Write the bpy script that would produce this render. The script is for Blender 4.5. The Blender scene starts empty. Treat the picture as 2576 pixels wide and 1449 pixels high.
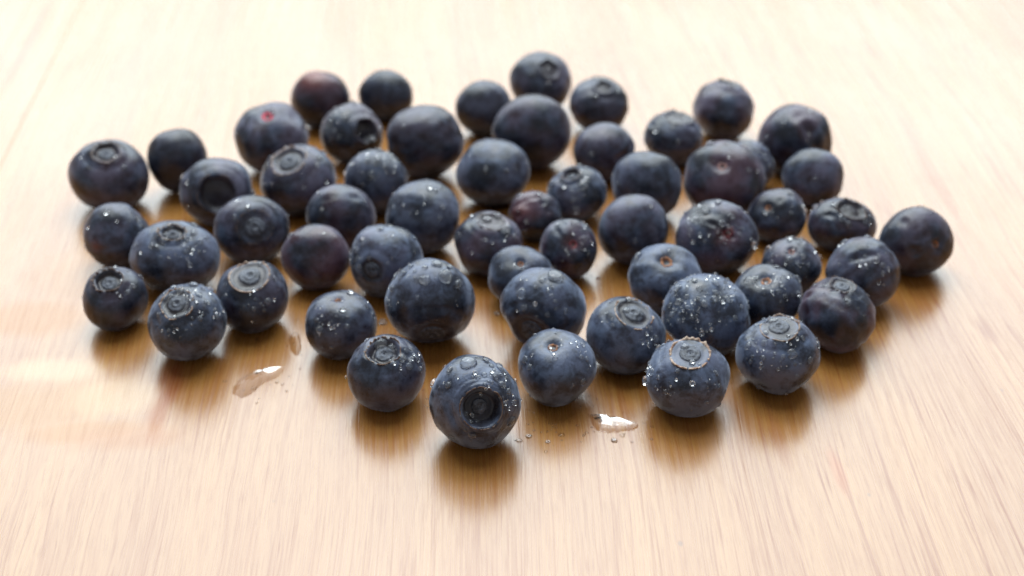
import bpy, math, random
import numpy as np
from mathutils import Vector, Matrix, noise as mnoise

sc = bpy.context.scene
COL = sc.collection

# ------------------------------------------------------------------ camera
PITCH, FPX, CX, CY = math.radians(32.0), 3800.0, 1288.0, 724.5     # focal length in units of a 2576 wide frame
CAM = np.array([0.0, -0.27, 0.182])
cam_d = bpy.data.cameras.new('camera')
cam = bpy.data.objects.new('camera', cam_d)
COL.objects.link(cam)
cam.location = CAM
cam.rotation_euler = (math.pi / 2 - PITCH, 0, 0)
cam_d.sensor_width = 36.0
cam_d.lens = 36.0 * FPX / 2576.0
cam_d.clip_start, cam_d.clip_end = 0.01, 50.0
cam_d.dof.use_dof = True
cam_d.dof.focus_distance = 0.280
cam_d.dof.aperture_fstop = 15.0
sc.camera = cam

# ------------------------------------------------------------------ light
world = bpy.data.worlds.new('World')
sc.world = world
world.use_nodes = True
bg = world.node_tree.nodes['Background']
bg.inputs[0].default_value = (1.0, 0.97, 0.94, 1)
bg.inputs[1].default_value = 0.30

def area(name, loc, target, sx, sy, radiance, color):
    d = bpy.data.lights.new(name, 'AREA')
    d.shape = 'RECTANGLE'
    d.size, d.size_y = sx, sy
    d.energy = radiance * math.pi * sx * sy
    d.color = color
    o = bpy.data.objects.new(name, d)
    COL.objects.link(o)
    o.location = loc
    o.rotation_euler = (Vector(target) - Vector(loc)).to_track_quat('-Z', 'Y').to_euler()
    return o

area('window_light', (-0.08, 0.60, 1.10), (-0.08, 0.0, 0.70), 1.6, 1.95, 4.4, (0.85, 0.955, 1.0))
area('added_glint_lamp', (-0.06, 0.54, 0.93), (0, 0, 0), 0.30, 0.20, 10.0, (1.0, 0.99, 0.97))  # small extra lamp, added to put glints on the water drops

sc.view_settings.view_transform = 'Standard'
sc.view_settings.look = 'None'
sc.view_settings.exposure = 0.0
sc.view_settings.gamma = 1.0
sc.cycles.use_denoising = True
sc.cycles.max_bounces = 8
sc.cycles.transmission_bounces = 6
sc.cycles.caustics_refractive = True

# ------------------------------------------------------------------ projection helpers
SP, CP = math.sin(PITCH), math.cos(PITCH)
RIGHT = np.array([1.0, 0, 0])
FWD = np.array([0, CP, -SP])
UP = np.array([0, SP, CP])

def project(P):
    q = P - CAM
    d = q @ FWD
    return np.stack([CX + FPX * (q @ RIGHT) / d, CY - FPX * (q @ UP) / d], -1), d

def ray(x, y):
    v = FWD + RIGHT * (x - CX) / FPX - UP * (y - CY) / FPX
    return v

def ground(x, y, z=0.0):
    v = ray(x, y)
    return CAM + v * ((z - CAM[2]) / v[2])

# ------------------------------------------------------------------ node helpers
def new_mat(name):
    m = bpy.data.materials.new(name)
    m.use_nodes = True
    nt = m.node_tree
    return m, nt, nt.nodes['Principled BSDF']

class N:
    def __init__(self, nt): self.nt = nt
    def node(self, t, **kw):
        n = self.nt.nodes.new(t)
        for k, v in kw.items(): setattr(n, k, v)
        return n
    def put(self, sock, v):
        if isinstance(v, bpy.types.NodeSocket): self.nt.links.new(v, sock)
        elif v is not None: sock.default_value = v
    def math(self, op, a, b=None, c=None, clamp=False):
        n = self.node('ShaderNodeMath', operation=op, use_clamp=clamp)
        for i, v in enumerate((a, b, c)):
            if v is not None: self.put(n.inputs[i], v)
        return n.outputs[0]
    def vmath(self, op, a, b=None):
        n = self.node('ShaderNodeVectorMath', operation=op)
        self.put(n.inputs[0], a)
        if b is not None: self.put(n.inputs[1], b)
        return n.outputs[0]
    def noise(self, vec, scale, detail=3.0, rough=0.5, dist=0.0):
        n = self.node('ShaderNodeTexNoise')
        self.put(n.inputs['Vector'], vec)
        n.inputs['Scale'].default_value = scale
        n.inputs['Detail'].default_value = detail
        n.inputs['Roughness'].default_value = rough
        n.inputs['Distortion'].default_value = dist
        return n.outputs[0]
    def rng(self, v, a, b, c=0.0, d=1.0, smooth=True):
        n = self.node('ShaderNodeMapRange')
        if smooth: n.interpolation_type = 'SMOOTHSTEP'
        self.put(n.inputs[0], v)
        for i, x in enumerate((a, b, c, d)): self.put(n.inputs[i + 1], x)
        return n.outputs[0]
    def mix(self, f, a, b, mode='MIX'):
        n = self.node('ShaderNodeMix', data_type='RGBA', blend_type=mode)
        self.put(n.inputs[0], f)
        for s, v in ((n.inputs[6], a), (n.inputs[7], b)):
            if isinstance(v, tuple) and len(v) == 3: v = (*v, 1)
            self.put(s, v)
        return n.outputs[2]
    def attr(self, name):
        n = self.node('ShaderNodeAttribute', attribute_type='OBJECT', attribute_name=name)
        return n.outputs['Fac']
    def vattr(self, name):
        n = self.node('ShaderNodeAttribute', attribute_type='GEOMETRY', attribute_name=name)
        return n.outputs['Fac']
    def bump(self, h, strength, dist):
        n = self.node('ShaderNodeBump')
        n.inputs['Strength'].default_value = strength
        n.inputs['Distance'].default_value = dist
        self.put(n.inputs['Height'], h)
        return n.outputs[0]
    def sep(self, v):
        n = self.node('ShaderNodeSeparateXYZ'); self.put(n.inputs[0], v)
        return n.outputs
    def comb(self, x, y, z):
        n = self.node('ShaderNodeCombineXYZ')
        for i, v in enumerate((x, y, z)): self.put(n.inputs[i], v)
        return n.outputs[0]

# ------------------------------------------------------------------ wood
GRAIN = math.radians(3.2)
def wood_material():
    m, nt, b = new_mat('oiled_wood')
    g = N(nt)
    co = g.node('ShaderNodeTexCoord').outputs['Object']
    x, y, z = g.sep(co)
    warp = g.noise(g.comb(g.math('MULTIPLY', x, 9.0), g.math('MULTIPLY', y, 4.0), 0.3), 1.0, 2.0)
    warp2 = g.noise(g.comb(g.math('MULTIPLY', x, 60.0), g.math('MULTIPLY', y, 14.0), 1.7), 1.0, 2.0)
    # figured area on the left, where the grain swirls round an old knot
    kx = g.math('DIVIDE', g.math('SUBTRACT', x, -0.108), 0.055)
    ky = g.math('DIVIDE', g.math('SUBTRACT', y, -0.045), 0.055)
    kd = g.math('SQRT', g.math('ADD', g.math('MULTIPLY', kx, kx), g.math('MULTIPLY', ky, ky)))
    fig = g.rng(kd, 1.5, 0.2)
    xw = g.math('ADD', x, g.math('MULTIPLY', g.math('SUBTRACT', warp, 0.5), 0.022))
    xw = g.math('ADD', xw, g.math('MULTIPLY', g.math('SUBTRACT', warp2, 0.5),
                                  g.math('ADD', 0.0014, g.math('MULTIPLY', fig, 0.008))))
    yw = g.math('ADD', y, g.math('MULTIPLY', x, 0.02))
    fine = g.noise(g.comb(g.math('MULTIPLY', xw, 2900.0), g.math('MULTIPLY', yw, 150.0), 0.0), 1.0, 3.0, 0.6)
    mid = g.noise(g.comb(g.math('MULTIPLY', xw, 620.0), g.math('MULTIPLY', yw, 22.0), 3.0), 1.0, 3.0, 0.55)
    band = g.noise(g.comb(g.math('MULTIPLY', xw, 60.0), g.math('MULTIPLY', yw, 3.0), 8.0), 1.0, 2.0, 0.5)
    pore = g.noise(g.comb(g.math('MULTIPLY', xw, 1700.0), g.math('MULTIPLY', yw, 24.0), 15.0), 1.0, 1.0, 0.5)
    pore = g.rng(pore, 0.63, 0.71)
    vein = g.noise(g.comb(g.math('MULTIPLY', xw, 700.0), g.math('MULTIPLY', yw, 6.5), 25.0), 1.0, 1.0, 0.4)
    vein = g.rng(g.math('ABSOLUTE', g.math('SUBTRACT', vein, 0.5)), 0.030, 0.0)
    vein2 = g.noise(g.comb(g.math('MULTIPLY', xw, 1050.0), g.math('MULTIPLY', yw, 14.0), 55.0), 1.0, 1.5, 0.5)
    vein2 = g.math('MULTIPLY', g.rng(g.math('ABSOLUTE', g.math('SUBTRACT', vein2, 0.5)), 0.030, 0.0), g.rng(band, 0.40, 0.60, 0.15, 1.0))
    right = g.rng(x, -0.04, 0.10, 0.35, 1.0)
    # colour
    c = g.mix(g.rng(band, 0.3, 0.7), (0.430, 0.205, 0.050), (0.365, 0.162, 0.037))
    c = g.mix(g.math('MULTIPLY', g.rng(mid, 0.42, 0.72), 0.5), c, (0.32, 0.115, 0.022))
    c = g.mix(g.math('MULTIPLY', g.rng(fine, 0.42, 0.7), 0.42), c, (0.27, 0.098, 0.020))
    c = g.mix(g.math('MULTIPLY', pore, 0.30), c, (0.24, 0.068, 0.013))
    c = g.mix(g.math('MULTIPLY', g.math('MULTIPLY', vein, right), 0.75), c, (0.26, 0.072, 0.013))
    c = g.mix(g.math('MULTIPLY', vein2, 0.45), c, (0.25, 0.066, 0.012))
    # old juice stain
    blot = g.noise(g.comb(g.math('MULTIPLY', x, 70.0), g.math('MULTIPLY', y, 45.0), 4.0), 1.0, 4.0, 0.6, 0.6)
    def spot(px, py, rx, ry, soft=0.5):
        p = ground(px, py)
        p = (p[0] * math.cos(GRAIN) + p[1] * math.sin(GRAIN), p[1] * math.cos(GRAIN) - p[0] * math.sin(GRAIN))
        ax = g.math('DIVIDE', g.math('SUBTRACT', x, float(p[0])), rx)
        ay = g.math('DIVIDE', g.math('SUBTRACT', y, float(p[1])), ry)
        d = g.math('SQRT', g.math('ADD', g.math('MULTIPLY', ax, ax), g.math('MULTIPLY', ay, ay)))
        d = g.math('ADD', d, g.math('MULTIPLY', g.math('SUBTRACT', blot, 0.5), 1.6))
        return g.rng(d, 1.0 + soft, 1.0 - soft)
    stain = 0.0
    for px, py, rx, ry, a, col in (
            (395, 1050, 0.0022, 0.0085, 0.8, (0.36, 0.115, 0.025)),
            (430, 960, 0.0028, 0.0085, 0.5, (0.26, 0.045, 0.02)),
            (250, 1085, 0.014, 0.0035, 0.50, (0.46, 0.200, 0.045)),
            (70, 800, 0.016, 0.007, 0.55, (0.44, 0.185, 0.042)),
            (60, 1020, 0.02, 0.008, 0.40, (0.45, 0.21, 0.05)),
            (2110, 1190, 0.0012, 0.006, 0.35, (0.50, 0.16, 0.08)),
            (1960, 1110, 0.0014, 0.010, 0.4, (0.30, 0.09, 0.03)),
            (76, 98, 0.0014, 0.045, 0.5, (0.20, 0.08, 0.03)),
            (330, 1105, 0.010, 0.004, 0.4, (0.42, 0.155, 0.035)), (200, 700, 0.010, 0.010, 0.35, (0.42, 0.18, 0.04)), (120, 930, 0.012, 0.004, 0.4, (0.62, 0.40, 0.18)), (300, 1000, 0.008, 0.006, 0.4, (0.62, 0.40, 0.18))):
        sm = g.math('MULTIPLY', spot(px, py, rx, ry), a)
        c = g.mix(sm, c, col)
        if col[0] < .58: stain = g.math('MAXIMUM', stain, sm)
    speck = g.node('ShaderNodeTexVoronoi', feature='F1')
    g.put(speck.inputs['Vector'], g.comb(g.math('MULTIPLY', x, 110.0), g.math('MULTIPLY', y, 70.0), 0.0))
    speck.inputs['Scale'].default_value = 1.0
    keep = g.rng(g.sep(speck.outputs['Color'])[0], 0.80, 0.82)
    sp = g.math('MULTIPLY', g.rng(speck.outputs['Distance'], 0.07, 0.03), keep)
    c = g.mix(g.math('MULTIPLY', sp, 0.6), c, (0.14, 0.05, 0.02))
    nt.links.new(c, b.inputs['Base Color'])
    # gloss
    cloud = g.noise(g.comb(g.math('MULTIPLY', x, 35.0), g.math('MULTIPLY', y, 14.0), 0.0), 1.0, 3.0)
    r = g.math('ADD', 0.25, g.math('MULTIPLY', g.math('SUBTRACT', cloud, 0.5), 0.16))
    r = g.math('ADD', r, g.math('MULTIPLY', g.rng(fine, 0.4, 0.75), 0.06))
    fibre = g.noise(g.comb(g.math('MULTIPLY', xw, 1300.0), g.math('MULTIPLY', yw, 13.0), 41.0), 1.0, 2.0, 0.6)
    r = g.math('ADD', r, g.math('MULTIPLY', g.math('SUBTRACT', fibre, 0.5), 0.24))
    r = g.math('MAXIMUM', r, 0.10)
    nt.links.new(r, b.inputs['Roughness'])
    b.inputs['IOR'].default_value = 1.93
    h = g.math('ADD', g.math('MULTIPLY', fine, 0.55), g.math('MULTIPLY', mid, 0.6))
    h = g.math('SUBTRACT', h, g.math('MULTIPLY', pore, 0.6))
    h = g.math('SUBTRACT', h, g.math('MULTIPLY', g.math('MULTIPLY', vein, right), 0.4))
    nt.links.new(g.bump(h, 0.16, 0.00014), b.inputs['Normal'])
    # open pores and veins stay dry and dull
    sl = g.math('SUBTRACT', 0.54, g.math('MULTIPLY', pore, 0.05))
    sl = g.math('SUBTRACT', sl, g.math('MULTIPLY', g.math('MULTIPLY', vein, right), 0.09))
    sl = g.math('SUBTRACT', sl, g.math('MULTIPLY', g.rng(fine, 0.45, 0.72), 0.04))
    sl = g.math('SUBTRACT', sl, g.math('MULTIPLY', g.rng(mid, 0.42, 0.72), 0.025))
    sl = g.math('SUBTRACT', sl, g.math('MULTIPLY', vein2, 0.06))
    sl = g.math('SUBTRACT', sl, g.math('MULTIPLY', stain, 0.24))
    nt.links.new(sl, b.inputs['Specular IOR Level'])
    return m

# ------------------------------------------------------------------ berry materials
def skin_material():
    m, nt, b = new_mat('blueberry_skin')
    g = N(nt)
    co = g.node('ShaderNodeTexCoord').outputs['Object']
    seed = g.math('MULTIPLY', g.attr('seed'), 1.0)
    p = g.vmath('ADD', co, g.comb(seed, g.math('MULTIPLY', seed, 1.7), g.math('MULTIPLY', seed, 0.6)))
    big = g.noise(p, 130.0, 2.0, 0.5)
    cloud = g.noise(p, 330.0, 5.0, 0.62, 0.3)
    rub = g.noise(p, 620.0, 4.0, 0.65, 0.8)
    grain = g.noise(p, 4200.0, 2.0, 0.6)
    bl = g.attr('bloom'); pu = g.attr('purple'); wet = g.attr('wet')
    cav = g.vattr('hollow')
    f = g.rng(g.math('ADD', g.math('MULTIPLY', cloud, 0.6), g.math('MULTIPLY', big, 0.4)), 0.38, 0.63, 0.12, 1.08)
    f = g.math('MULTIPLY', f, g.rng(rub, 0.56, 0.70, 1.0, 0.45))
    f = g.math('MULTIPLY', f, g.rng(grain, 0.25, 0.7, 0.75, 1.12))
    f = g.math('MULTIPLY', f, bl, clamp=True)
    base = g.mix(g.math('MULTIPLY', g.rng(big, 0.36, 0.56), pu, clamp=True), (0.0030, 0.0042, 0.0105), (0.036, 0.0075, 0.013))
    bcol = g.mix(g.math('MULTIPLY', g.rng(big, 0.40, 0.66), pu, clamp=True), (0.078, 0.112, 0.194), (0.126, 0.078, 0.122))
    c = g.mix(f, base, bcol)
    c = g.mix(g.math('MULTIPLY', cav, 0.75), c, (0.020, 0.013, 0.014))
    fl = g.vattr('flush')
    c = g.mix(fl, c, (0.21, 0.038, 0.022))
    nt.links.new(c, b.inputs['Base Color'])
    r = g.math('ADD', 0.30, g.math('MULTIPLY', f, 0.15))
    r = g.math('SUBTRACT', r, g.math('MULTIPLY', wet, 0.10))
    r = g.math('ADD', r, g.math('MULTIPLY', g.math('SUBTRACT', rub, 0.5), 0.22))
    nt.links.new(r, b.inputs['Roughness'])
    b.inputs['IOR'].default_value = 1.52
    nt.links.new(g.math('MULTIPLY', f, 0.50), b.inputs['Sheen Weight'])
    b.inputs['Sheen Roughness'].default_value = 0.45
    b.inputs['Sheen Tint'].default_value = (0.72, 0.82, 1.0, 1)
    h = g.math('ADD', g.math('MULTIPLY', grain, 0.12), g.math('ADD', g.math('MULTIPLY', rub, 0.7), cloud))
    nt.links.new(g.bump(h, 0.35, 0.00035), b.inputs['Normal'])
    return m

def calyx_material():
    m, nt, b = new_mat('dried_calyx')
    g = N(nt)
    co = g.node('ShaderNodeTexCoord').outputs['Object']
    lip = g.vattr('lip')
    n1 = g.noise(co, 900.0, 4.0, 0.6)
    pale = g.attr('pale')
    tip = g.mix(g.rng(n1, 0.35, 0.65), (0.24, 0.115, 0.065), (0.62, 0.48, 0.38))
    tip = g.mix(pale, (0.055, 0.030, 0.026), tip)
    c = g.mix(g.rng(g.math('ADD', lip, g.math('MULTIPLY', g.math('SUBTRACT', n1, 0.5), 0.5)), 0.35, 0.85), (0.035, 0.036, 0.055), tip)
    nt.links.new(c, b.inputs['Base Color'])
    b.inputs['Roughness'].default_value = 0.5
    nt.links.new(g.bump(n1, 0.5, 0.0002), b.inputs['Normal'])
    return m

def scar_material(name, dark, light):
    m, nt, b = new_mat(name)
    g = N(nt)
    co = g.node('ShaderNodeTexCoord').outputs['Object']
    n1 = g.noise(co, 1300.0, 4.0, 0.65)
    c = g.mix(g.rng(n1, 0.35, 0.62), dark, light)
    nt.links.new(c, b.inputs['Base Color'])
    b.inputs['Roughness'].default_value = 0.5
    nt.links.new(g.bump(n1, 0.6, 0.0003), b.inputs['Normal'])
    return m

def water_material(name='water'):
    m, nt, b = new_mat(name)
    b.inputs['Base Color'].default_value = (1, 1, 1, 1)
    b.inputs['Roughness'].default_value = 0.02
    b.inputs['IOR'].default_value = 1.42
    b.inputs['Transmission Weight'].default_value = 1.0
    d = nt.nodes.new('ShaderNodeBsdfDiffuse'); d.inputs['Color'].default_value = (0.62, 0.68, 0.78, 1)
    mx = nt.nodes.new('ShaderNodeMixShader'); mx.inputs[0].default_value = 0.09           # pale diffuse share stands in for light refracted inside the drops
    nt.links.new(b.outputs[0], mx.inputs[1]); nt.links.new(d.outputs[0], mx.inputs[2])
    nt.links.new(mx.outputs[0], nt.nodes['Material Output'].inputs[0])
    return m

WOOD = wood_material()
SKIN = skin_material()
CALYX = calyx_material()
DISC = scar_material('style_disc_tissue', (0.022, 0.025, 0.036), (0.10, 0.115, 0.155))
SCARS = {'brown': scar_material('stem_scar_brown', (0.10, 0.030, 0.012), (0.42, 0.17, 0.065)),
         'red': scar_material('torn_red_flesh', (0.55, 0.010, 0.040), (0.72, 0.06, 0.12)),
         'wine': scar_material('torn_wine_flesh', (0.10, 0.008, 0.014), (0.26, 0.04, 0.05)),
         'pink': scar_material('pale_pink_scar', (0.20, 0.085, 0.08), (0.50, 0.30, 0.28))}
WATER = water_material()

def film_material():
    m, nt, b = new_mat('thin_water_film')
    nt.nodes.remove(b)
    g = N(nt)
    gl = g.node('ShaderNodeBsdfGlossy'); gl.inputs['Roughness'].default_value = 0.04
    tr = g.node('ShaderNodeBsdfTransparent')
    fr = g.node('ShaderNodeFresnel'); fr.inputs['IOR'].default_value = 1.34
    mx = g.node('ShaderNodeMixShader')
    nt.links.new(fr.outputs[0], mx.inputs[0]); nt.links.new(tr.outputs[0], mx.inputs[1]); nt.links.new(gl.outputs[0], mx.inputs[2])
    nt.links.new(mx.outputs[0], nt.nodes['Material Output'].inputs[0])
    return m
FILM = film_material()

# ------------------------------------------------------------------ mesh helpers
def mesh_obj(name, V, F, mat, parent=None, smooth=True, attrs=None):
    me = bpy.data.meshes.new(name)
    me.from_pydata([tuple(v) for v in V], [], F)
    me.materials.append(mat)
    if smooth: me.polygons.foreach_set('use_smooth', [True] * len(me.polygons))
    for k, a in (attrs or {}).items():
        at = me.attributes.new(k, 'FLOAT', 'POINT')
        at.data.foreach_set('value', np.asarray(a, dtype=np.float32))
    me.update()
    o = bpy.data.objects.new(name, me)
    COL.objects.link(o)
    if parent is not None: o.parent = parent
    return o

def grid_faces(nr, ns, closed=True, off=0):
    F = []
    for i in range(nr - 1):
        for j in range(ns if closed else ns - 1):
            a = off + i * ns + j; b_ = off + i * ns + (j + 1) % ns
            F.append((a, a + ns, b_ + ns, b_))
    return F

# ------------------------------------------------------------------ table top
def slab(x0, x1, y0, y1, mat, parent, bev=0.00012, th=0.022):
    V = []; F = []
    prof = [(0, -th), (0, -bev), (bev, 0)]
    loops = []
    for inset, z in prof:
        loops.append([(x0 + inset, y0 + inset, z), (x1 - inset, y0 + inset, z), (x1 - inset, y1 - inset, z), (x0 + inset, y1 - inset, z)])
    for l in loops: V += l
    for i in range(2):
        for j in range(4):
            a = i * 4 + j; b_ = i * 4 + (j + 1) % 4
            F.append((a, b_, b_ + 4, a + 4))
    F.append((8, 9, 10, 11)); F.append((3, 2, 1, 0))
    return mesh_obj('plank', V, F, mat, parent, smooth=False)

table = bpy.data.objects.new('table_top', None)
COL.objects.link(table)
table['kind'] = 'structure'
table['label'] = 'oiled pale wood table top with fine grain running away from the viewer'
GR = GRAIN
table.rotation_euler = (0, 0, GR)
slab(-0.66, -0.12899, -0.5, 0.45, WOOD, table)
slab(-0.12893, 0.245, -0.5, 0.45, WOOD, table)
slab(0.2451, 0.66, -0.5, 0.45, WOOD, table)

# ------------------------------------------------------------------ the berries
# id: centre x, y, radius x, y (2576 wide frame) | feature C crown / S stem scar / N hidden, its x, y, rim angle | bloom, purple, wet | label
T = '''
1|806 250 75 72|N|.45 .8 .0|dark berry with a reddish brown flush on its top, at the back left
2|970 240 69 65|N|.45 .1 .0|plain smooth dark berry beside the reddish topped one at the back
3|1360 197 79 68|C 1385 168 .34|.75 .4 .05|farthest berry of all, at the back with a pale glint near its crown
4|1217 272 72 71|N|.5 .2 .0|smooth dark berry left of and just before the farthest berry
5|1507 258 75 66|C 1518 214 .30|.6 .3 .05|round berry with a small dark slit in its crown, right of the farthest berry
6|1337 320 100 84|N|.55 .5 .0|wide oval berry tapering to the left, lying in front of the farthest berry
7|1820 275 78 76|C 1832 206 .40|.8 .6 .05|round bluish purple berry standing highest in the right back group
8|1988 342 95 72|N|.6 .7 .05|squat berry with a deep fold down its right side, at the right back
9|1693 345 74 67|C 1703 292 .55|.75 .3 .1|flat topped berry with a broad crown rim, left of the highest right back berry
10|682 338 94 82|S 675 284 .16|.8 .5 .1|berry with a bright red torn spot on its top
11|885 335 79 78|C 926 326 .42|.6 .5 .35|wet berry with a dark hollow crown turned right, behind the centre left
12|1070 348 98 85|N|.5 .4 .02|large dark berry with a flattened top, third in the row beyond the wet hollow one
13|446 403 77 80|N|.35 .2 .0|plain black berry behind, second from the left end
14|273 440 103 90|C 275 380 .36|.7 .5 .1|large berry at the far left end with a pinkish crown on top
15|545 482 93 86|C 545 488 .58|.8 .4 .1|berry with a broad dark hollow crown facing the viewer, left of centre
16|750 453 96 90|C 728 398 .48|.75 .45 .3|berry with a wide pinkish white crown facing up and drops on its left
17|946 457 80 82|N|.75 .2 .5|berry with a wet glistening top behind the centre left gap
18|1240 433 94 84|N|.85 .2 .12|round berry with one white drop on its face, at the middle of the cluster
19|1520 380 78 73|N|.65 .5 .05|dull purple grey berry in front of the slit crowned one
20|1632 457 88 78|N|.85 .25 .08|smooth blue berry with a broad pale sheen across its top, right of centre
21|1820 432 103 88|S 1812 402 .15|.55 .9 .12|large brownish purple berry with a small pink pit and a drop on its top
22|1893 412 65 63|N|.85 .3 .5|small wet berry mostly hidden behind the large brownish purple one
23|2045 442 78 69|N|.85 .5 .06|round pale blue berry with a single drop, at the right edge of the back rows
24|1451 488 76 73|C 1434 436 .30|.85 .3 .45|wet berry with a small purple ringed crown and pale drops on its left
25|858 542 88 80|N|.7 .6 .05|faceted berry with a purple patch on its front, left of the middle
26|1063 545 93 94|N|.8 .15 .2|large round grey blue berry with a few specks of water, near the middle
27|1345 541 67 61|N|.55 1.0 .15|small reddish wrinkled berry in the middle of the cluster
28|1593 577 89 89|N|.8 .4 .05|smooth matt berry in front of the one with the broad sheen
29|1803 597 105 96|S 1842 577 .17|.85 .6 .45|large frosted berry with a wine red split in its front
30|1956 543 74 69|S 1926 522 .15|.6 .5 .1|creased berry with an orange scar on its left, beyond the split one
31|2117 565 88 68|C 2140 522 .48|.7 .6 .25|squat berry with a sunken shiny crown and dark rim, near the right end
32|2305 607 95 88|S 2368 607 .12|.55 .5 .05|wrinkled berry with brown scar lines, alone at the right end
33|633 578 96 88|C 643 572 .50|.7 .4 .08|berry showing concentric crown rings straight at the viewer
34|295 578 86 69|N|.75 .4 .05|squat oval berry with a dent on its right, below the far left one
35|440 646 115 92|C 438 584 .28|.9 .2 .45|biggest wide berry of the left end with a small white crown and wet front
36|794 646 88 84|N|.55 1.0 .03|smooth plum coloured berry left of centre
37|974 656 93 92|C 935 678 .36|.95 .3 .4|pale blue berry with a faint dark crown on its lower left
38|1229 608 87 78|C 1240 552 .48|.6 .7 .25|purple berry with a sunken bright crown on top, at the very centre
39|1430 626 73 76|S 1446 612 .20|.65 .8 .35|berry with a wine red blotch on its face and a wet top
40|1310 685 82 68|S 1312 655 .13|.85 .15 .06|squat blue berry half hidden behind the one carrying two big drops
41|1991 661 77 63|S 1986 627 .14|.7 .5 .45|small wet berry with a pink spot on top, between larger ones at the right
42|2170 685 95 90|N|.7 .4 .35|round berry with a dark dent and water on its right side, near the right end
43|290 752 83 82|C 280 702 .44|.5 .4 .15|front left berry with a star shaped notched crown
44|471 810 100 97|C 450 758 .44|.8 .1 .6|wet berry in the left foreground with water filling its crown
45|634 747 92 91|C 634 692 .54|.6 .35 .25|berry with a wide brown edged crown facing up, right of the left foreground one
46|858 817 91 88|S 856 743 .13|.7 .25 .35|dark berry with a small hole on top and fine specks of water on its front
47|1082 755 114 107|C 1085 838 .52|.8 .15 .3|largest front row berry with a row of big drops along its top
48|1367 771 109 99|C 1330 838 .50|.85 .15 .2|large berry with two big separate drops on its upper face
49|1673 700 94 88|S 1677 645 .24|.85 .1 .05|smooth blue berry with an oval stem hole on top
50|1776 785 112 97|N|1.0 .15 1.0|large berry covered in beads of water
51|1929 732 89 69|S 1920 694 .22|.6 .1 .4|squat berry with a white glare beside its sunken stem pit
52|2105 792 98 100|C 2110 706 .36|.6 .9 .1|purple berry with a long crease under its crown, right of the front pair
53|972 938 99 98|C 968 878 .46|.7 .3 .3|front berry with a torn crown and white glare on top
54|1195 1010 116 119|C 1212 1026 .46|.9 .1 .55|nearest berry, its deep round crown turned to the viewer
55|1402 925 99 98|S 1390 862 .18|.85 .1 .25|front berry with a round stem hole showing orange inside
56|1575 844 101 99|C 1597 785 .49|.8 .15 .25|berry with an oval crown edged in thin brown, tilted to the right
57|1731 951 106 99|C 1732 888 .50|1.0 .15 .5|front right berry with a pale ringed crown and a dot at its centre
58|1957 893 107 100|C 1950 822 .48|.95 .2 .8|rightmost front berry, beaded with water all over
'''
ROWS = []
HIDDEN_BELOW = {1, 3, 4, 5, 6, 7, 8, 9, 10, 12, 19, 20, 21, 22, 23, 24, 25, 27, 30, 34, 38, 40, 41, 48, 49, 50, 51}    # berries whose foot is behind another
for l in T.strip().split('\n'):
    i, a, f, c, lab = l.split('|')
    a = [float(v) for v in a.split()]
    f = f.split()
    c = [float(v) for v in c.split()]
    if int(i) in HIDDEN_BELOW and a[3] < .95 * a[2]:
        top = a[1] - a[3]; a[3] = .95 * a[2]; a[1] = top + a[3]
    ROWS.append((int(i), a, f[0], [float(v) for v in f[1:]], c, lab))

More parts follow.
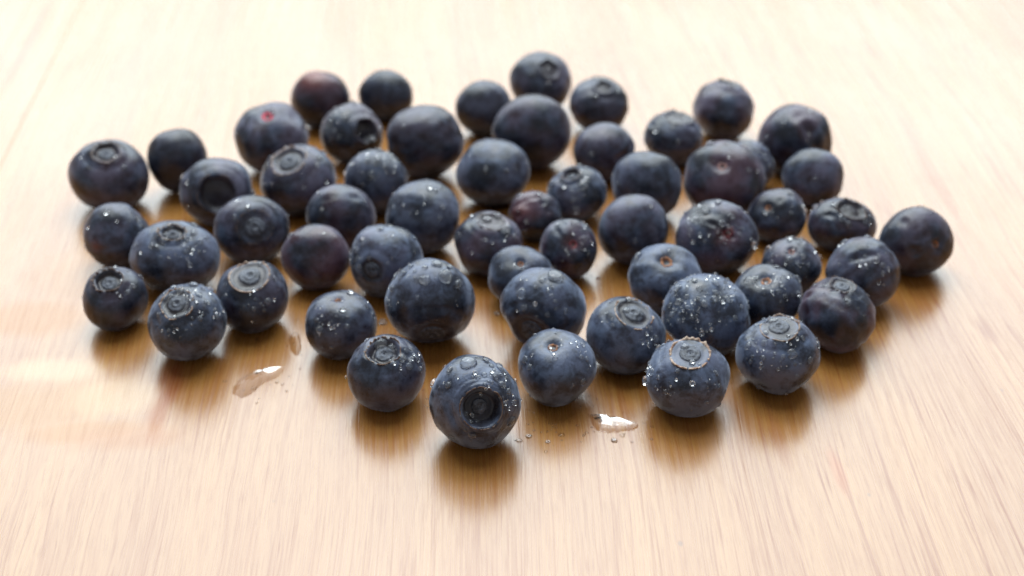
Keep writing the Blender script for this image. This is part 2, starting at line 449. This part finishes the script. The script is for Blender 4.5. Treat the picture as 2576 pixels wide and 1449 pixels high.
# big drops (x, y, radius in frame px)
DROPS = {
    54: [(1180, 915, 22), (1262, 968, 10), (1285, 1060, 15), (1225, 905, 9), (1255, 925, 10), (1248, 950, 8), (1280, 985, 9), (1295, 1015, 8), (1190, 1098, 10), (1265, 905, 8)],
    47: [(1012, 690, 13), (1065, 702, 14), (1118, 693, 17), (1152, 716, 12), (985, 727, 9), (1100, 664, 12), (1035, 672, 8), (978, 760, 8), (1128, 672, 9)],
    48: [(1395, 696, 20), (1312, 738, 14), (1345, 720, 5), (1385, 742, 6), (1422, 778, 6)],
    50: [(1705, 722, 12), (1775, 762, 10), (1708, 762, 11), (1745, 705, 9), (1760, 728, 8), (1800, 735, 8), (1690, 790, 8), (1800, 712, 9), (1830, 750, 8), (1730, 745, 7), (1850, 800, 7)],
    57: [(1800, 938, 7), (1670, 985, 6), (1780, 1010, 6), (1810, 970, 6), (1652, 950, 6)],
    58: [(1993, 890, 12), (1922, 862, 8), (2035, 905, 8), (2002, 945, 6), (1882, 870, 8), (1925, 838, 9), (1890, 910, 6), (2020, 850, 6)],
    44: [(455, 733, 11), (500, 742, 9), (520, 760, 7), (400, 790, 7), (430, 745, 8), (545, 800, 6)],
    35: [(428, 576, 11), (380, 620, 9), (410, 605, 8), (505, 605, 9), (470, 630, 6), (450, 605, 7)],
    53: [(958, 866, 17), (985, 872, 10), (1030, 920, 9), (1050, 905, 7), (1012, 900, 10), (1058, 930, 8)],
    55: [(1322, 905, 9), (1478, 905, 7), (1330, 925, 7), (1440, 970, 5), (1462, 900, 6)],
    56: [(1648, 855, 11), (1580, 752, 9), (1638, 828, 8), (1540, 818, 6), (1525, 790, 6)],
    46: [(940, 792, 9), (812, 878, 6), (835, 872, 5)],
    37: [(898, 630, 9), (900, 650, 7), (912, 612, 7), (1045, 600, 6), (905, 672, 6)],
    18: [(1222, 428, 8), (1275, 430, 6)],
    21: [(1788, 360, 10), (1885, 428, 6)],
    29: [(1806, 512, 11), (1775, 530, 12), (1732, 565, 8), (1740, 585, 8), (1840, 545, 8), (1815, 560, 9), (1860, 590, 6)],
    24: [(1388, 465, 12), (1440, 480, 7), (1470, 470, 8)],
    16: [(680, 400, 10), (672, 418, 9), (815, 385, 8)],
    17: [(950, 400, 11), (965, 418, 8), (925, 402, 8)],
    11: [(830, 305, 10), (822, 330, 9), (937, 350, 8), (855, 345, 6)],
    38: [(1225, 552, 12), (1250, 545, 11), (1265, 580, 7), (1155, 590, 7)],
    39: [(1445, 562, 9), (1470, 600, 7), (1480, 640, 6)],
    23: [(2048, 448, 6)], 19: [(1490, 388, 7)],
    22: [(1925, 395, 8), (1935, 420, 8), (1945, 440, 6)],
    41: [(1985, 650, 8), (2020, 645, 8), (2005, 660, 6), (2035, 665, 5)],
    42: [(2205, 655, 8), (2218, 668, 7), (2222, 690, 6), (2175, 645, 6)],
    51: [(1885, 706, 15), (1900, 700, 9), (2005, 700, 9), (1975, 745, 5), (1955, 672, 8)],
    31: [(2175, 560, 7), (2190, 545, 6), (2040, 510, 8)],
    43: [(335, 720, 7), (320, 735, 6)], 45: [(640, 775, 6), (690, 700, 6)],
    26: [(1100, 478, 6), (1115, 520, 6), (1108, 550, 6), (1095, 625, 5)],
    27: [(1320, 580, 7), (1355, 490, 8)],
    34: [(352, 592, 7)], 8: [(1930, 345, 7)], 33: [(590, 545, 6)],
}
# where the fine droplets gather: (x, y, width in radians)
GATHER = {54: [(1265, 965, .42), (1200, 1090, .3)], 57: [(1790, 1000, .4), (1668, 960, .35)], 44: [(515, 760, .6), (420, 820, .4)], 47: [(995, 715, .45)],
          37: [(905, 640, .45)], 46: [(835, 800, .45), (820, 870, .3)], 45: [(640, 770, .5)], 53: [(1040, 910, .4), (960, 890, .3)], 55: [(1330, 910, .3), (1460, 900, .5)],
          50: [(1750, 735, .75)], 35: [(450, 630, .6)], 29: [(1790, 540, .6)], 17: [(945, 400, .5)], 43: [(330, 730, .35)], 31: [(2170, 550, .4)], 42: [(2210, 670, .4)],
          56: [(1640, 850, .35)], 51: [(1960, 720, .5)], 39: [(1460, 590, .5)], 24: [(1450, 470, .5)], 38: [(1240, 560, .5)], 11: [(835, 320, .4)], 22: [(1935, 410, .6)], 48: [(1380, 745, .6)]}
# dents: (x, y, width, depth);  creases: (x0, y0, x1, y1, width, depth)
DENTS = {
    6: [(1245, 330, .35, -.10), (1300, 390, .5, .05)], 8: [(2060, 400, .4, .10)], 12: [(1060, 275, .7, .07)], 34: [(372, 548, .35, .16)],
    42: [(2165, 640, .25, .09)], 50: [(1832, 828, .38, .12)], 25: [(870, 480, .5, .05), (800, 560, .4, .04)],
    15: [(545, 490, .5, .03)], 31: [(2140, 520, .6, .10)], 38: [(1240, 545, .55, .10)], 51: [(1915, 690, .5, .12)], 49: [(1675, 640, .45, .07)],
    28: [(1600, 660, .45, .08)], 9: [(1700, 285, .6, .06)], 48: [(1330, 838, .45, .05)], 53: [(985, 875, .45, .06)],
    10: [(752, 300, .3, .08)], 32: [(2290, 600, .3, .07), (2352, 585, .22, .06)], 58: [(1880, 800, .3, .08)], 54: [(1300, 1085, .35, .09)],
    30: [(2020, 500, .3, .07)], 21: [(1790, 395, .3, .05)], 27: [(1330, 520, .3, .05)], 16: [(690, 490, .4, .04)],
    19: [(1590, 395, .35, .06)], 40: [(1310, 650, .4, .04)], 55: [(1392, 858, .35, .05)], 46: [(856, 738, .35, .05)],
}
CREASES = {
    8: [(2015, 325, 2048, 395, .12, .11), (2020, 330, 1990, 300, .14, .05)], 32: [(2268, 560, 2310, 640, .10, .06), (2310, 600, 2350, 575, .08, .04), (2300, 625, 2375, 625, .07, .03)],
    52: [(2018, 760, 2090, 722, .07, .05), (2120, 735, 2125, 850, .10, .03)], 27: [(1300, 545, 1370, 505, .09, .05), (1310, 570, 1385, 530, .09, .04), (1295, 520, 1345, 495, .08, .04)],
    30: [(1985, 490, 1990, 590, .09, .05), (2005, 500, 2012, 580, .09, .04), (1960, 500, 1955, 590, .09, .03)],
    29: [(1790, 555, 1855, 590, .07, .05), (1810, 600, 1840, 570, .07, .04)], 9: [(1635, 320, 1740, 318, .10, .05)],
    56: [(1625, 800, 1655, 870, .12, .04), (1560, 800, 1600, 835, .12, .02)], 53: [(950, 845, 925, 885, .10, .05), (985, 870, 1040, 900, .10, .05)],
    58: [(1860, 850, 1905, 800, .08, .06)], 42: [(2130, 650, 2190, 632, .09, .04)], 19: [(1560, 400, 1590, 360, .1, .05)], 39: [(1400, 580, 1440, 650, .1, .03)],
    54: [(1120, 1010, 1150, 1070, .10, .025), (1160, 1085, 1240, 1092, .08, .03)], 31: [(2080, 545, 2175, 555, .1, .04)], 25: [(815, 500, 905, 500, .10, .03)],
}
RED_FLUSH = {1: [(790, 190, .55, .8)], 27: [(1310, 530, .45, .4)], 36: [(790, 660, .5, .10)], 39: [(1440, 612, .3, .3)], 29: [(1835, 590, .32, .35)],
             48: [(1325, 838, .35, .10)], 47: [(1085, 842, .5, .06)], 25: [(860, 540, .3, .10)], 34: [(232, 612, .2, .4)], 24: [(1434, 436, .2, .25)], 14: [(275, 385, .3, .18)]}
PALE = {57: 1.0, 56: .8, 45: .75, 44: .7, 16: .7, 14: .5, 58: .6, 43: .45, 54: .30, 53: .6, 35: 1.0, 38: .3, 24: .5, 31: .3}
SCARCOL = {10: 'red', 29: 'wine', 39: 'wine', 21: 'pink', 41: 'pink'}
RIMH = {54: .05, 57: .07, 56: .045, 45: .05, 43: .10, 16: .05, 53: .08, 35: .07, 44: .05, 58: .05, 33: .03, 15: .03, 31: .07, 38: .05, 37: .02, 47: .02, 48: .02, 24: .05, 14: .05}
DEEP = {54: .34, 15: .22, 43: .18, 45: .08, 57: .05, 56: .07, 44: .05, 58: .04, 33: .05, 53: .16, 35: .10, 31: .14, 38: .08, 11: .22, 37: .05, 47: .06, 48: .08, 24: .16}

def sstep(a, b, x):
    t = np.clip((x - a) / (b - a), 0, 1)
    return t * t * (3 - 2 * t)

class Berry:
    NS = 84
    def __init__(s, row):
        s.id, (s.cx, s.cy, s.rx, s.ry), s.kind, s.ft, (s.bloom, s.purple, s.wet), s.label = row
        s.rnd = random.Random(s.id * 7919 + 13)
        r = s.rnd
        s.view = -ray(s.cx, s.cy); s.view /= np.linalg.norm(s.view)          # towards the camera
        s.R_ = np.cross(np.array([0, 0, 1.0]), s.view); s.R_ /= np.linalg.norm(s.R_)
        s.U_ = np.cross(s.view, s.R_)
        if s.kind == 'N':
            s.a = r.uniform(.34, .46)
            ang = r.uniform(0, 6.28); t = r.uniform(0.1, .75)
            p = -s.view + t * (math.cos(ang) * s.R_ + math.sin(ang) * s.U_)
            s.pole = p / np.linalg.norm(p)
        else:
            s.a = s.ft[2]
            q = .90 * math.cos(s.a) + .11                # the crown sits below the pole of a full sphere
            s.pole = s.dir_at(s.cx + (s.ft[0] - s.cx) / q, s.cy + (s.ft[1] - s.cy) / q) if s.kind == 'C' else s.dir_at(s.ft[0], s.ft[1])
        s.q = r.uniform(.84, .93)
        z = s.pole
        h = np.array([r.gauss(0, 1) for _ in range(3)])
        x = np.cross(h, z); x /= np.linalg.norm(x)
        s.M = np.stack([x, np.cross(z, x), z], 1)
        s.lumps = [(np.array([r.gauss(0, 1) for _ in range(3)]) * k, r.uniform(0, 6.28), w) for k, w in ((1.3, .018), (1.3, .018), (2.2, .010), (2.4, .008), (3.6, .005), (5, .003))]
        s.pent = .012 if s.id in (54, 57, 56, 33, 45) else r.uniform(.02, .05)
        s.p5 = r.uniform(0, 6.28)
        s.deep = DEEP.get(s.id, r.uniform(.08, .13)) if s.kind != 'S' else .10
        s.rim = RIMH.get(s.id, r.uniform(.025, .045))
        s.dents = [(s.dir_at(x, y), w, d) for x, y, w, d in DENTS.get(s.id, [])]
        s.creases = [(s.dir_at(a, b), s.dir_at(c, d), w, e) for a, b, c, d, w, e in CREASES.get(s.id, [])]
        s.k = s.ry / s.rx
        s.scale = 0.008
        s.loc = np.zeros(3)
        s.seed = r.uniform(0, 5)

    def dir_at(s, x, y):
        u = (x - s.cx) / s.rx; v = -(y - s.cy) / s.ry
        n = math.hypot(u, v)
        if n > .97: u, v = u * .97 / n, v * .97 / n
        w = math.sqrt(max(0.0, 1 - u * u - v * v))
        d = u * s.R_ + v * s.U_ + w * s.view
        return d / np.linalg.norm(d)

    def local(s, th, ph, lift=0.0):
        """point of the unit berry: polar angle from the crown / scar, azimuth."""
        st, ct = np.sin(th), np.cos(th)
        r = 1.0 + 0 * th
        q = s.q
        P = np.stack([r * st * np.cos(ph), r * st * np.sin(ph), q * np.sign(ct) * np.abs(ct) ** 1.0], -1)
        a = s.a
        if s.kind != 'S':
            wob = 1 + s.pent * np.cos(5 * (ph - s.p5)) + .04 * np.sin(2 * ph + s.p5)
            u = th / (a * wob)
            drop = s.deep * (1 - sstep(.62, 1.0, u))
            sh = .010 * np.exp(-((th - a * 1.05) / .10) ** 2)
            ring = -.020 * np.exp(-((th - a * 1.55) / .09) ** 2)
            if s.id == 33: ring = ring - .018 * np.exp(-((th - a * 1.95) / .05) ** 2) + .012 * np.exp(-((th - a * .6) / .06) ** 2)
            if s.id == 54: ring = ring + .008 * np.cos(th * 60) * np.exp(-((th - a * 1.25) / .18) ** 2)
            P[..., 2] += sh + ring - drop
        else:
            P[..., 2] -= s.deep * np.exp(-(th / (a * 1.15)) ** 2 * 1.2) + .05 * np.exp(-(th / .55) ** 2)
        P[..., 2] += .07 * np.exp(-((np.pi - th) / .45) ** 2)              # dimple at the other end
        P[..., 2] += lift
        return P

    def world(s, P):
        """orient, add lumps, dents and creases, stretch (unit size, centre at 0)"""
        W = P @ s.M.T
        n = np.linalg.norm(W, axis=-1, keepdims=True)
        D = W / np.maximum(n, 1e-9)
        f = np.ones(W.shape[:-1])
        for k, p, w in s.lumps: f = f + w * np.sin(D @ k * 2 + p)
        for d, w, dep in s.dents:
            ang = np.arccos(np.clip(D @ d, -1, 1)); f = f - dep * np.exp(-(ang / w) ** 2)
        for a, b, w, dep in s.creases:
            ab = b - a
            t = np.clip(((D - a) @ ab) / (ab @ ab), 0, 1)
            dist = np.linalg.norm(D - (a + t[..., None] * ab), axis=-1)
            f = f - dep * (np.exp(-(dist / w) ** 2) - .45 * np.exp(-((dist - 2 * w) / w) ** 2)) * sstep(0, .12, t + .1) 
        W = W * f[..., None]
        return W

    def final(s, P):
        W = s.world(P)
        return W * np.array([1, s.k, s.k]) * s.scale

    def build_body(s):
        a = s.a
        th = np.concatenate([np.linspace(0, a * 1.8, 30)[1:], np.linspace(a * 1.8, math.pi, 34)[1:-1]])
        ph = np.linspace(0, 2 * math.pi, s.NS, endpoint=False)
        TH, PH = np.meshgrid(th, ph, indexing='ij')
        G = s.local(TH, PH).reshape(-1, 3)
        north = s.local(np.array([1e-4]), np.array([0.0])); south = s.local(np.array([math.pi - 1e-4]), np.array([0.0]))
        s.P = np.concatenate([G, north, south])
        nr, ns = len(th), s.NS
        F = [(x, y, z, w) for x, y, z, w in grid_faces(nr, ns)]
        n0, s0 = nr * ns, nr * ns + 1
        for j in range(ns):
            F.append((n0, j, (j + 1) % ns))
            b_ = (nr - 1) * ns
            F.append((s0, b_ + (j + 1) % ns, b_ + j))
        s.F = F
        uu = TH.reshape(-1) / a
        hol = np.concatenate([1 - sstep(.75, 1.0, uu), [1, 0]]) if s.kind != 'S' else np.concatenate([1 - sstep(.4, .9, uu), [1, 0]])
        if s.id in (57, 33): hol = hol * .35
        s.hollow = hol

    def fit(s, n=10):
        for _ in range(n):
            V = s.final(s.P)
            s.zmin = V[:, 2].min()
            s.loc[2] = -s.zmin
            uv, dep = project(V + s.loc)
            lo, hi = uv.min(0), uv.max(0)
            c, w = (lo + hi) / 2, (hi - lo) / 2
            s.scale *= s.rx / w[0]
            s.k = float(np.clip(s.k * ((s.ry / s.rx) / (w[1] / w[0])) ** .8, .74, 1.15))
            t = dep.mean()
            s.loc[0] += (s.cx - c[0]) * t / FPX
            s.loc[1] -= (s.cy - c[1]) * t / FPX / SP

BERRIES = [Berry(r) for r in ROWS]
for b in BERRIES:
    b.build_body()
    g0 = ground(b.cx, b.cy, 0.008)
    b.loc = np.array(g0)
    b.fit()

# let touching berries push each other apart on the table, then refit their size
def resolve():
    for it in range(60):
        worst = 0
        for i, a in enumerate(BERRIES):
            for b in BERRIES[i + 1:]:
                d = b.loc - a.loc; d[2] *= 1.0
                L = np.linalg.norm(d)
                if L > .03: continue
                n = d / L
                def sup(o, n):
                    e = np.array([o.scale, o.scale * o.k * .95, o.scale * o.k * .95])
                    return float(np.sqrt(((n * e) ** 2).sum()))
                pen = sup(a, n) + sup(b, n) - L
                if pen > 2e-5:
                    worst = max(worst, pen)
                    h = np.array([n[0] * .4, n[1], 0]); h /= np.linalg.norm(h)
                    a.loc -= h * pen * .5; b.loc += h * pen * .5
        if worst < 5e-5: break
    return worst
w0 = resolve()
print('largest overlap left mm', w0 * 1000)

def dome(seg, rings, h=.62):
    """unit drop: a dome over z = 0 closed by a shallow underside"""
    V = []; 
    for i in range(rings):
        t = i / rings
        ang = t * math.pi / 2
        r = math.cos(ang) ** .8
        for j in range(seg):
            p = 2 * math.pi * j / seg
            V.append((r * math.cos(p), r * math.sin(p), h * math.sin(ang)))
    V.append((0, 0, h)); V.append((0, 0, -.25))
    F = grid_faces(rings, seg)
    F = [f[::-1] for f in F]
    top, bot = len(V) - 2, len(V) - 1
    o = (rings - 1) * seg
    for j in range(seg):
        F.append((o + j, o + (j + 1) % seg, top))
        F.append(((j + 1) % seg, j, bot))
    return np.array(V), F
DV, DF = dome(12, 4)
BV, BF = dome(28, 9, .58)

def place_dome(V, pos, nrm, r, rnd, squash=1.0, long=None, elong=1.0, wob=0.0):
    n = nrm / np.linalg.norm(nrm)
    t = np.cross(n, long if long is not None else np.array([rnd.gauss(0, 1), rnd.gauss(0, 1), rnd.gauss(0, 1)]))
    t /= np.linalg.norm(t)
    u = np.cross(n, t)
    v = V.copy()
    if wob:
        a = np.arctan2(v[:, 1], v[:, 0]); p1, p2 = rnd.uniform(0, 6.28), rnd.uniform(0, 6.28)
        v[:, :2] *= (1 + wob * np.sin(2 * a + p1) + .6 * wob * np.sin(3 * a + p2))[:, None]
    return pos + r * (v[:, :1] * t + v[:, 1:2] * elong * u + v[:, 2:] * squash * n)

def build(b):
    r = b.rnd
    root = bpy.data.objects.new('blueberry', None)
    COL.objects.link(root)
    root.empty_display_size = .004
    base = np.array([b.loc[0], b.loc[1], 0.0])
    root.location = base
    root['label'] = b.label
    root['category'] = 'blueberry'
    root['group'] = 'blueberries scattered on the wooden table'
    off = b.loc - base
    V = b.final(b.P)
    off[2] = -V[:, 2].min() - .00003
    Vl = V + off
    flush = np.zeros(len(V))
    W = b.world(b.P); D = W / np.linalg.norm(W, axis=1, keepdims=True)
    for x, y, w, s in RED_FLUSH.get(b.id, []):
        flush = np.maximum(flush, s * np.exp(-(np.arccos(np.clip(D @ b.dir_at(x, y), -1, 1)) / w) ** 2))
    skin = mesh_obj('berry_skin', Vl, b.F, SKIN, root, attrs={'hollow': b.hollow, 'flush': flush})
    skin['bloom'], skin['purple'], skin['wet'], skin['seed'] = b.bloom * (1.3 if b.id in (37, 44, 47, 48, 49, 50, 54, 55, 56, 57, 58, 35) else 1.0), b.purple, min(1.0, b.wet), b.seed
    me = skin.data
    N_ = np.empty(len(V) * 3, np.float32); me.vertex_normals.foreach_get('vector', N_); N_ = N_.reshape(-1, 3).astype(float)
    if (N_ * (V)).sum(1).mean() < 0:
        me.flip_normals(); N_ = -N_
    # ---- crown
    if b.kind == 'C':
        ns = 120
        ph = np.linspace(0, 2 * math.pi, ns, endpoint=False)
        wob = 1 + b.pent * np.cos(5 * (ph - b.p5)) + .04 * np.sin(2 * ph + b.p5)
        jag = np.array([mnoise.noise(Vector((math.cos(p) * 5, math.sin(p) * 5, b.seed * 9))) for p in ph])
        jag2 = np.array([mnoise.noise(Vector((math.cos(p) * 14, math.sin(p) * 14, b.seed * 9 + 4))) for p in ph])
        lobe = np.clip(.5 + .5 * np.cos(5 * (ph - b.p5)), 0, 1) ** .7
        h = b.rim * np.clip(.35 + .5 * lobe + 1.0 * jag + .7 * jag2, .05, 1.5)
        lean = .20 + 1.1 * jag + .5 * jag2
        rows = []
        prof = [(1.0, -.035, 0, 0), (1.025, .25, .3, .35), (1.03, .7, .8, .7), (1.015, 1.0, 1.0, 1.0), (.995, .97, 1.0, 1.0), (.975, .6, .7, .6), (.955, .15, .2, .3), (.93, -.2, 0, 0)]
        lip = []
        for rr, hh, ll, li in prof:
            rr = 1 + (rr - 1) * {57: 2.4, 56: 1.7, 45: 2.0, 44: 1.7, 16: 1.5, 58: 1.5}.get(b.id, 1.0)
            th = b.a * wob * rr
            P = b.local(b.a * wob * 1.0, ph)
            Q = b.local(th, ph)
            rad = np.stack([np.cos(ph), np.sin(ph), 0 * ph], -1)
            X = P.copy()
            scl = (np.sin(th) / np.sin(b.a * wob))[:, None]
            X[:, :2] *= scl
            X[:, 2] = P[:, 2] - .02 + h * hh if hh >= 0 else P[:, 2] - .05
            X += rad * (lean * h * ll * .5)[:, None]
            rows.append(X); lip += [li] * ns
        P = np.concatenate(rows)
        F = grid_faces(len(prof), ns)
        o = mesh_obj('calyx', b.final(P) + off, F, CALYX, root, attrs={'lip': lip})
        o['pale'] = PALE.get(b.id, .15)
        if b.id in (15, 11, 9, 3, 5, 7, 31, 38): has_disc = False
        else: has_disc = True
        # style disc on the floor of the crown
        ns = 40
        ph = np.linspace(0, 2 * math.pi, ns, endpoint=False)
        R0 = b.a * (.56 if b.id != 54 else .40)
        prof = [(1.0, -.02), (.94, .018), (.80, .030), (.66, .022), (.55, .024), (.44, .034), (.34, .036), (.26, .018), (.16, .006), (.05, .004)]
        if b.id == 54: prof = [(1.0, -.02), (.92, .04), (.8, .062), (.66, .058), (.52, .064), (.42, .074), (.34, .074), (.26, .058), (.16, .05), (.05, .05)]
        rows = []
        for rr, zz in prof:
            P = b.local(np.full(ns, R0 * rr), ph)
            P[:, 2] += zz
            rows.append(P)
        P = np.concatenate(rows)
        F = grid_faces(len(prof), ns)
        F.append(tuple(range((len(prof) - 1) * ns, len(prof) * ns)))
        if has_disc: mesh_obj('style_disc', b.final(P) + off, F, DISC, root)
    if b.kind == 'S':
        ns = 36
        ph = np.linspace(0, 2 * math.pi, ns, endpoint=False)
        jag = np.array([mnoise.noise(Vector((math.cos(p) * 2.2, math.sin(p) * 2.2, b.seed * 9))) for p in ph])
        prof = [(1.0, -.015), (.92, .012), (.75, .010), (.5, -.006), (.28, -.02), (.08, -.024)]
        big = .75 if b.id not in (10,) else 1.0
        rows = []
        for rr, zz in prof:
            P = b.local(b.a * big * rr * (1 + .3 * jag), ph)
            P[:, 2] += zz + .006
            rows.append(P)
        P = np.concatenate(rows)
        F = grid_faces(len(prof), ns)
        F.append(tuple(range((len(prof) - 1) * ns, len(prof) * ns)))
        c = SCARCOL.get(b.id, 'brown')
        mesh_obj({'red': 'torn_flesh', 'wine': 'torn_flesh'}.get(c, 'stem_scar'), b.final(P) + off, F, SCARS[c], root)
    # ---- big drops
    px, dep = project(V + b.loc)
    facing = ((CAM - (V + b.loc)) * N_).sum(1) > 0
    taken = []
    for x, y, rad in DROPS.get(b.id, []):
        x0 = b.cx + (x - b.cx); y0 = b.cy + (y - b.cy)
        d2 = ((px - np.array([x0, y0])) ** 2).sum(1) + np.where(facing, 0, 1e6)
        i = int(np.argmin(d2))
        R = rad * dep[i] / FPX * 1.1
        Vd = place_dome(BV, Vl[i], N_[i], R, r, squash=r.uniform(.8, 1.1), long=np.array([0, 0, 1.0]) if r.random() < .6 else None, elong=r.uniform(.75, 1.1), wob=.07)
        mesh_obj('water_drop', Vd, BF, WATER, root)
        taken.append((Vl[i], R))
    # ---- fine droplets: one part per berry, nobody could count them
    want = int(b.wet * 125)
    if want:
        VV = []; FF = []; pts = list(taken); k = 0
        wts = np.clip(.30 + N_[:, 2], .05, None) * np.linalg.norm(np.cross(N_, N_ + 1e-3), axis=1) ** 0
        clump = np.array([mnoise.noise(Vector(v * 260 + b.seed * 7)) for v in Vl])
        wts = wts * np.clip(.35 + 1.6 * clump, .02, None)
        if b.id in GATHER:
            gth = np.full(len(V), .05)
            for x, y, w in GATHER[b.id]: gth = np.maximum(gth, np.exp(-(np.arccos(np.clip(D @ b.dir_at(x, y), -1, 1)) / w) ** 2))
            wts = wts * gth
        # even out the finer mesh near the pole
        th = np.arccos(np.clip((D @ b.pole), -1, 1))
        wts = wts * np.clip(np.sin(th), .02, 1) * np.where(th < b.a * 1.8, .45, 1)
        cum = np.cumsum(wts); cum /= cum[-1]
        for _ in range(want * 3):
            if k >= want: break
            i = int(np.searchsorted(cum, r.random()))
            R = min(.0009, .00028 * math.exp(r.gauss(0, .62))) * (1.15 if b.wet > .4 else 1.0)
            pos = Vl[i] + np.array([r.gauss(0, 1) for _ in range(3)]) * .0001
            if any(np.dot(pos - q, pos - q) < (R + s_) ** 2 for q, s_ in pts): continue
            pts.append((pos, R))
            Vd = place_dome(DV, pos, N_[i], R, r, elong=r.uniform(.8, 1.1))
            FF += [tuple(j + len(VV) * len(DV) for j in f) for f in DF]
            VV.append(Vd); k += 1
        if VV:
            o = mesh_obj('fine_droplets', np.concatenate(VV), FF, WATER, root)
            o['kind'] = 'stuff'
    return root

for b in BERRIES: build(b)

# ------------------------------------------------------------------ water on the table
def puddle(outline, height, label, seed, lean=0.7):
    rnd = random.Random(seed)
    P = np.array([ground(x, y)[:2] for x, y in outline])
    # smooth closed outline
    n = len(P); M = 8 * n
    t = np.arange(M) / 8.0
    i = t.astype(int); f = (t - i)[:, None]
    p0, p1, p2, p3 = P[(i - 1) % n], P[i % n], P[(i + 1) % n], P[(i + 2) % n]
    O = .5 * (2 * p1 + (p2 - p0) * f + (2 * p0 - 5 * p1 + 4 * p2 - p3) * f ** 2 + (3 * p1 - p0 - 3 * p2 + p3) * f ** 3)
    c = O.mean(0)
    for q in O:
        w = mnoise.noise(Vector((q[0] * 900, q[1] * 900, seed * 3.0)))
        d = q - c
        q += d / np.linalg.norm(d) * w * .0005
    back = (O[:, 1].max() - c[1]) * lean           # the thick rim lies at the far side, against the berries
    V = []; prof = [(1.0, 0.00002), (.985, .10), (.95, .17), (.88, .29), (.75, .48), (.6, .67), (.45, .82), (.25, .95)]
    for s, h in prof:
        for q in O:
            z = h if s == 1.0 else h * height * (1 + .06 * mnoise.noise(Vector((q[0] * s * 500, q[1] * s * 500, 2.0))))
            V.append((c[0] + (q[0] - c[0]) * s, c[1] + (q[1] - c[1]) * s + back * (1 - s), z))
    V.append((c[0], c[1] + back, height * .95))
    F = grid_faces(len(prof), M)
    F = [f_[::-1] for f_ in F]
    o_ = (len(prof) - 1) * M
    for j in range(M): F.append((o_ + j, o_ + (j + 1) % M, len(V) - 1))
    V = np.array(V) - np.array([c[0], c[1], 0])
    o = mesh_obj('water_puddle', V, F, FILM)
    if sum(p.normal.z for p in o.data.polygons) < 0: o.data.flip_normals()
    o.location = (c[0], c[1], 0)
    o['label'] = label; o['category'] = 'puddle'; o['group'] = 'water spilled on the wooden table'
    return o

puddle([(585, 985), (600, 955), (635, 942), (680, 938), (715, 920), (700, 948), (660, 965), (640, 985), (610, 1000)], .0003, 'broad shiny white patch of water on the wood at the left front', 1)
puddle([(728, 850), (742, 835), (755, 852), (758, 880), (745, 895), (732, 880)], .0004, 'narrow shiny streak of water between the left foreground berries and the gap', 2)
puddle([(1480, 1042), (1492, 1050), (1510, 1066), (1545, 1072), (1580, 1070), (1605, 1064), (1600, 1078), (1560, 1086), (1520, 1088), (1496, 1075)], .00038, 'ragged white patch of water in front of the berry with the orange stem hole', 3)
puddle([(1195, 500), (1180, 482), (1215, 490), (1250, 512), (1290, 520), (1260, 530), (1215, 520)], .00012, 'dark film of water under the berry in the middle with one white drop', 4)

def table_drop(x, y, rad, label, seed):
    rnd = random.Random(seed)
    p = ground(x, y)
    R = rad * np.linalg.norm(p - CAM) / FPX
    Vd = place_dome(BV, np.array([0, 0, .00002]), np.array([0, 0, 1.0]), R, rnd, squash=.75, wob=.08)
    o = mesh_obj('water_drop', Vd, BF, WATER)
    o.location = (p[0], p[1], 0)
    o['label'] = label; o['category'] = 'drop'; o['group'] = 'water spilled on the wooden table'

table_drop(962, 812, 13, 'round drop of water on the wood between the dark front berry and the largest one', 1)
table_drop(1249, 790, 8, 'small drop of water on the wood left of the berry with two big drops', 2)
table_drop(1545, 1108, 9, 'lone drop of water on the wood just before the ragged white patch', 3)
table_drop(1330, 1098, 8, 'drop of water on the wood right of the nearest berry', 4)
table_drop(1378, 1112, 7, 'tiny drop of water on the wood under the berry with the orange stem hole', 5)
table_drop(1505, 700, 7, 'small bead of water on the wood in the gap right of the wine blotched berry', 6)

# fine spatter round the nearest berries
rs = random.Random(77)
VV = []; FF = []
for cx_, cy_, sx, sy, n_ in ((1385, 1095, 55, 22, 16), (1560, 1095, 60, 14, 14), (1340, 1060, 14, 25, 6), (650, 975, 60, 22, 12), (745, 860, 14, 40, 8), (1060, 1020, 10, 20, 4), (1488, 720, 12, 60, 6), (1480, 1010, 20, 20, 5)):
    for _ in range(n_):
        p = ground(rs.gauss(cx_, sx), rs.gauss(cy_, sy))
        R = min(.0006, .00024 * math.exp(rs.gauss(0, .5)))
        if any((p[0] - b.loc[0]) ** 2 + (p[1] - b.loc[1]) ** 2 < .004 ** 2 for b in BERRIES): continue
        Vd = place_dome(DV, np.array([p[0], p[1], .00002]), np.array([0, 0, 1.0]), R, rs, squash=.7, elong=rs.uniform(.7, 1.2))
        FF += [tuple(j + len(VV) * len(DV) for j in f) for f in DF]
        VV.append(Vd)
o = mesh_obj('water_spatter', np.concatenate(VV), FF, FILM)
o['kind'] = 'stuff'; o['label'] = 'fine spatter of water specks on the wood around the front berries'; o['category'] = 'water'
